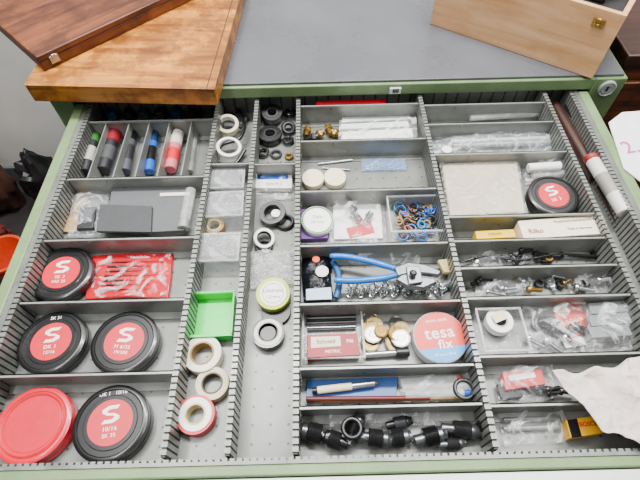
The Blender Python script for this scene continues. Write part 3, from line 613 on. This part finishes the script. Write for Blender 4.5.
B().box(0,.42,0,.24,0,.019).obj('case_body',WD,parent=e,bevel=.002)
B().box(-.001,.421,-.001,.241,.0196,.03).obj('lid',WD,parent=e,bevel=.002)
b=B(); b.box(.018,.034,-.004,-.0012,.008,.022); b.box(.022,.030,-.006,-.004,.012,.025); b.obj('catch',STEEL,parent=e,bevel=.0008)
B().box(.33,.345,-.004,-.0012,.008,.022).obj('catch',STEEL,parent=e,bevel=.0008)
A=P(430,24,ZT); C=P(592,79,ZT); d=C-A; L=d.length; ang=math.atan2(d.y,d.x); H=.122; D=.17
e=top('pine_box','light pine box with a brass catch','wooden box',(A.x,A.y,ZT),ang)
WP=wood('#c2915e','#dbb083',.45,(3,26,26),blotch=.1); t=.009
b=B(); b.box(0,L,0,t,0,H); b.box(0,L,D-t,D,0,H); b.box(0,t,t,D-t,0,H); b.box(L-t,L,t,D-t,0,H); b.box(t,L-t,t,D-t,0,.006); b.obj('box_body',WP,parent=e,bevel=.001)
b=B(); b.box(L-.045,L-.025,-.003,0,H-.03,H-.016); b.torus(.005,.0012,16,6,0,Matrix.Translation((L-.035,-.004,H-.02))@Matrix.Rotation(math.pi/2,4,'X')); b.obj('catch',BRASS,parent=e)
B().box(t+.001,L-t-.001,t+.001,D-t-.001,.007,H-.02).obj('foam_insert',BLK2,parent=e)
c=A+Matrix.Rotation(ang,3,'Z')@Vector((L*.72,D*.5,0)); 
hb=top('black_machine_head','black metal tool head lying in the pine box','tool',(c.x,c.y,ZT+H-.0195),ang)
B().box(-.05,.05,-.03,.03,0,.03).obj('block',BLACK,parent=hb,bevel=.004)
B().xl([(-.07,0),(-.07,.012),(.07,.012),(.07,0)],24,0,z=.035).obj('spindle',DSTEEL,parent=hb)
# dark chest standing beside the cabinet
e=top('wooden_chest','dark reddish wooden chest standing beside the cabinet','chest',(.62,.80,FLZ))
B().box(0,.3,0,.45,0,.90).obj('chest_body',WD,parent=e,bevel=.003)
B().box(-.006,.306,-.006,.456,.9005,.93).obj('chest_top',WS,parent=e,bevel=.003)
for i in range(4):
    dd=B().box(.01,.29,-.012,-.0005,.05+i*.21,.24+i*.21).obj('chest_drawer',WD,parent=e,bevel=.002)
    B().lathe([(0,0),(.006,0),(.005,.01),(.011,.018),(.008,.024),(0,.025)],20,0,Matrix.Translation((.15,-.012,.145+i*.21))@Matrix.Rotation(math.pi/2,4,'X')).obj('knob',BRASS,parent=dd)
# floor clutter on the left
c=P(6,258,FLZ+.12)
e=top('orange_bucket','orange plastic bucket on the workshop floor','bucket',(c.x,c.y,FLZ))
B().lathe([(0,0),(.055,0),(.075,.14),(.08,.14),(.08,.15),(.07,.15),(.052,.01),(0,.01)],40).obj('bucket_body',ORAN,parent=e)
B().torus(.074,.003,40,6,0,Matrix.Translation((0,0,.11))@Matrix.Rotation(.12,4,'X')).obj('handle',STEEL,parent=e)
def sack(name,label,cat,x,y,sx,sy,sz,m,seed):
    b=B(); n=28; k=20; vs=[]
    for j in range(k+1):
        ph=math.pi*j/k
        for i in range(n):
            a=2*math.pi*i/n; v=Vector((math.cos(a)*math.sin(ph),math.sin(a)*math.sin(ph),-math.cos(ph)))
            f=1+.28*noise.fractal(v*2.3+Vector((seed,0,0)),.8,2,4)
            vs.append((v.x*f*sx/2,v.y*f*sy/2,max(0,sz*.4+v.z*f*sz*.5)))
    fs=[(j*n+i,j*n+(i+1)%n,(j+1)*n+(i+1)%n,(j+1)*n+i) for j in range(k) for i in range(n)]
    return b.add(vs,fs).obj(name,m,(x,y,FLZ),label=label,cat=cat)
sack('leather_bag','slumped dark brown leather bag on the floor','bag',-1.29,1.22,.18,.15,.36,mat('#3a1f14',.6,0,.5,14),1)
sack('refuse_sack','black plastic refuse sack on the floor','sack',-1.06,1.22,.17,.15,.30,mat('#121214',.3,0,.4,20),5)
sack('red_rag','crumpled dark red cloth on the floor','cloth',-1.26,1.04,.12,.10,.13,mat('#5c1a14',.9,0,.4,24),8)
sack('grey_rag','crumpled dark grey cloth on the floor','cloth',-1.06,1.03,.14,.10,.12,mat('#332f2d',.9,0,.5,24),11)
sack('brown_sack','dark brown cloth sack on the floor','sack',-1.13,.68,.24,.18,.22,mat('#241a16',.9,0,.5,18),14)
# ---------------- lift, light, camera -----------------------------------------------------------------
for o in S.objects:
    if o.parent is None: o.location.z+=LIFT
def area(loc,sx,sy,e,rot=(0,0,0),col=(1,.99,.97)):
    l=bpy.data.lights.new('ceiling_light','AREA'); l.shape='RECTANGLE'; l.size=sx; l.size_y=sy; l.energy=e; l.color=col
    o=bpy.data.objects.new('ceiling_light',l); S.collection.objects.link(o); o.location=loc; o.rotation_euler=rot
area((0,.9,2.75),1.5,.22,112); area((-.7,.1,2.7),.2,1.3,30); area((.9,.6,2.7),.2,1.3,30)
w=bpy.data.worlds.new('world'); S.world=w; w.use_nodes=True; bg=w.node_tree.nodes['Background']; bg.inputs[0].default_value=(.98,.98,1,1); bg.inputs[1].default_value=.3
cd=bpy.data.cameras.new('camera'); cam=bpy.data.objects.new('camera',cd); S.collection.objects.link(cam)
cd.sensor_width=36; cd.lens=36*F/640; cd.clip_start=.01
cx=RT*RC-UP*RS; cy=RT*RS+UP*RC; cz=-FW
M=Matrix((cx,cy,cz)).transposed().to_4x4(); M.translation=Vector((0,0,CAMZ+LIFT)); cam.matrix_world=M
S.camera=cam
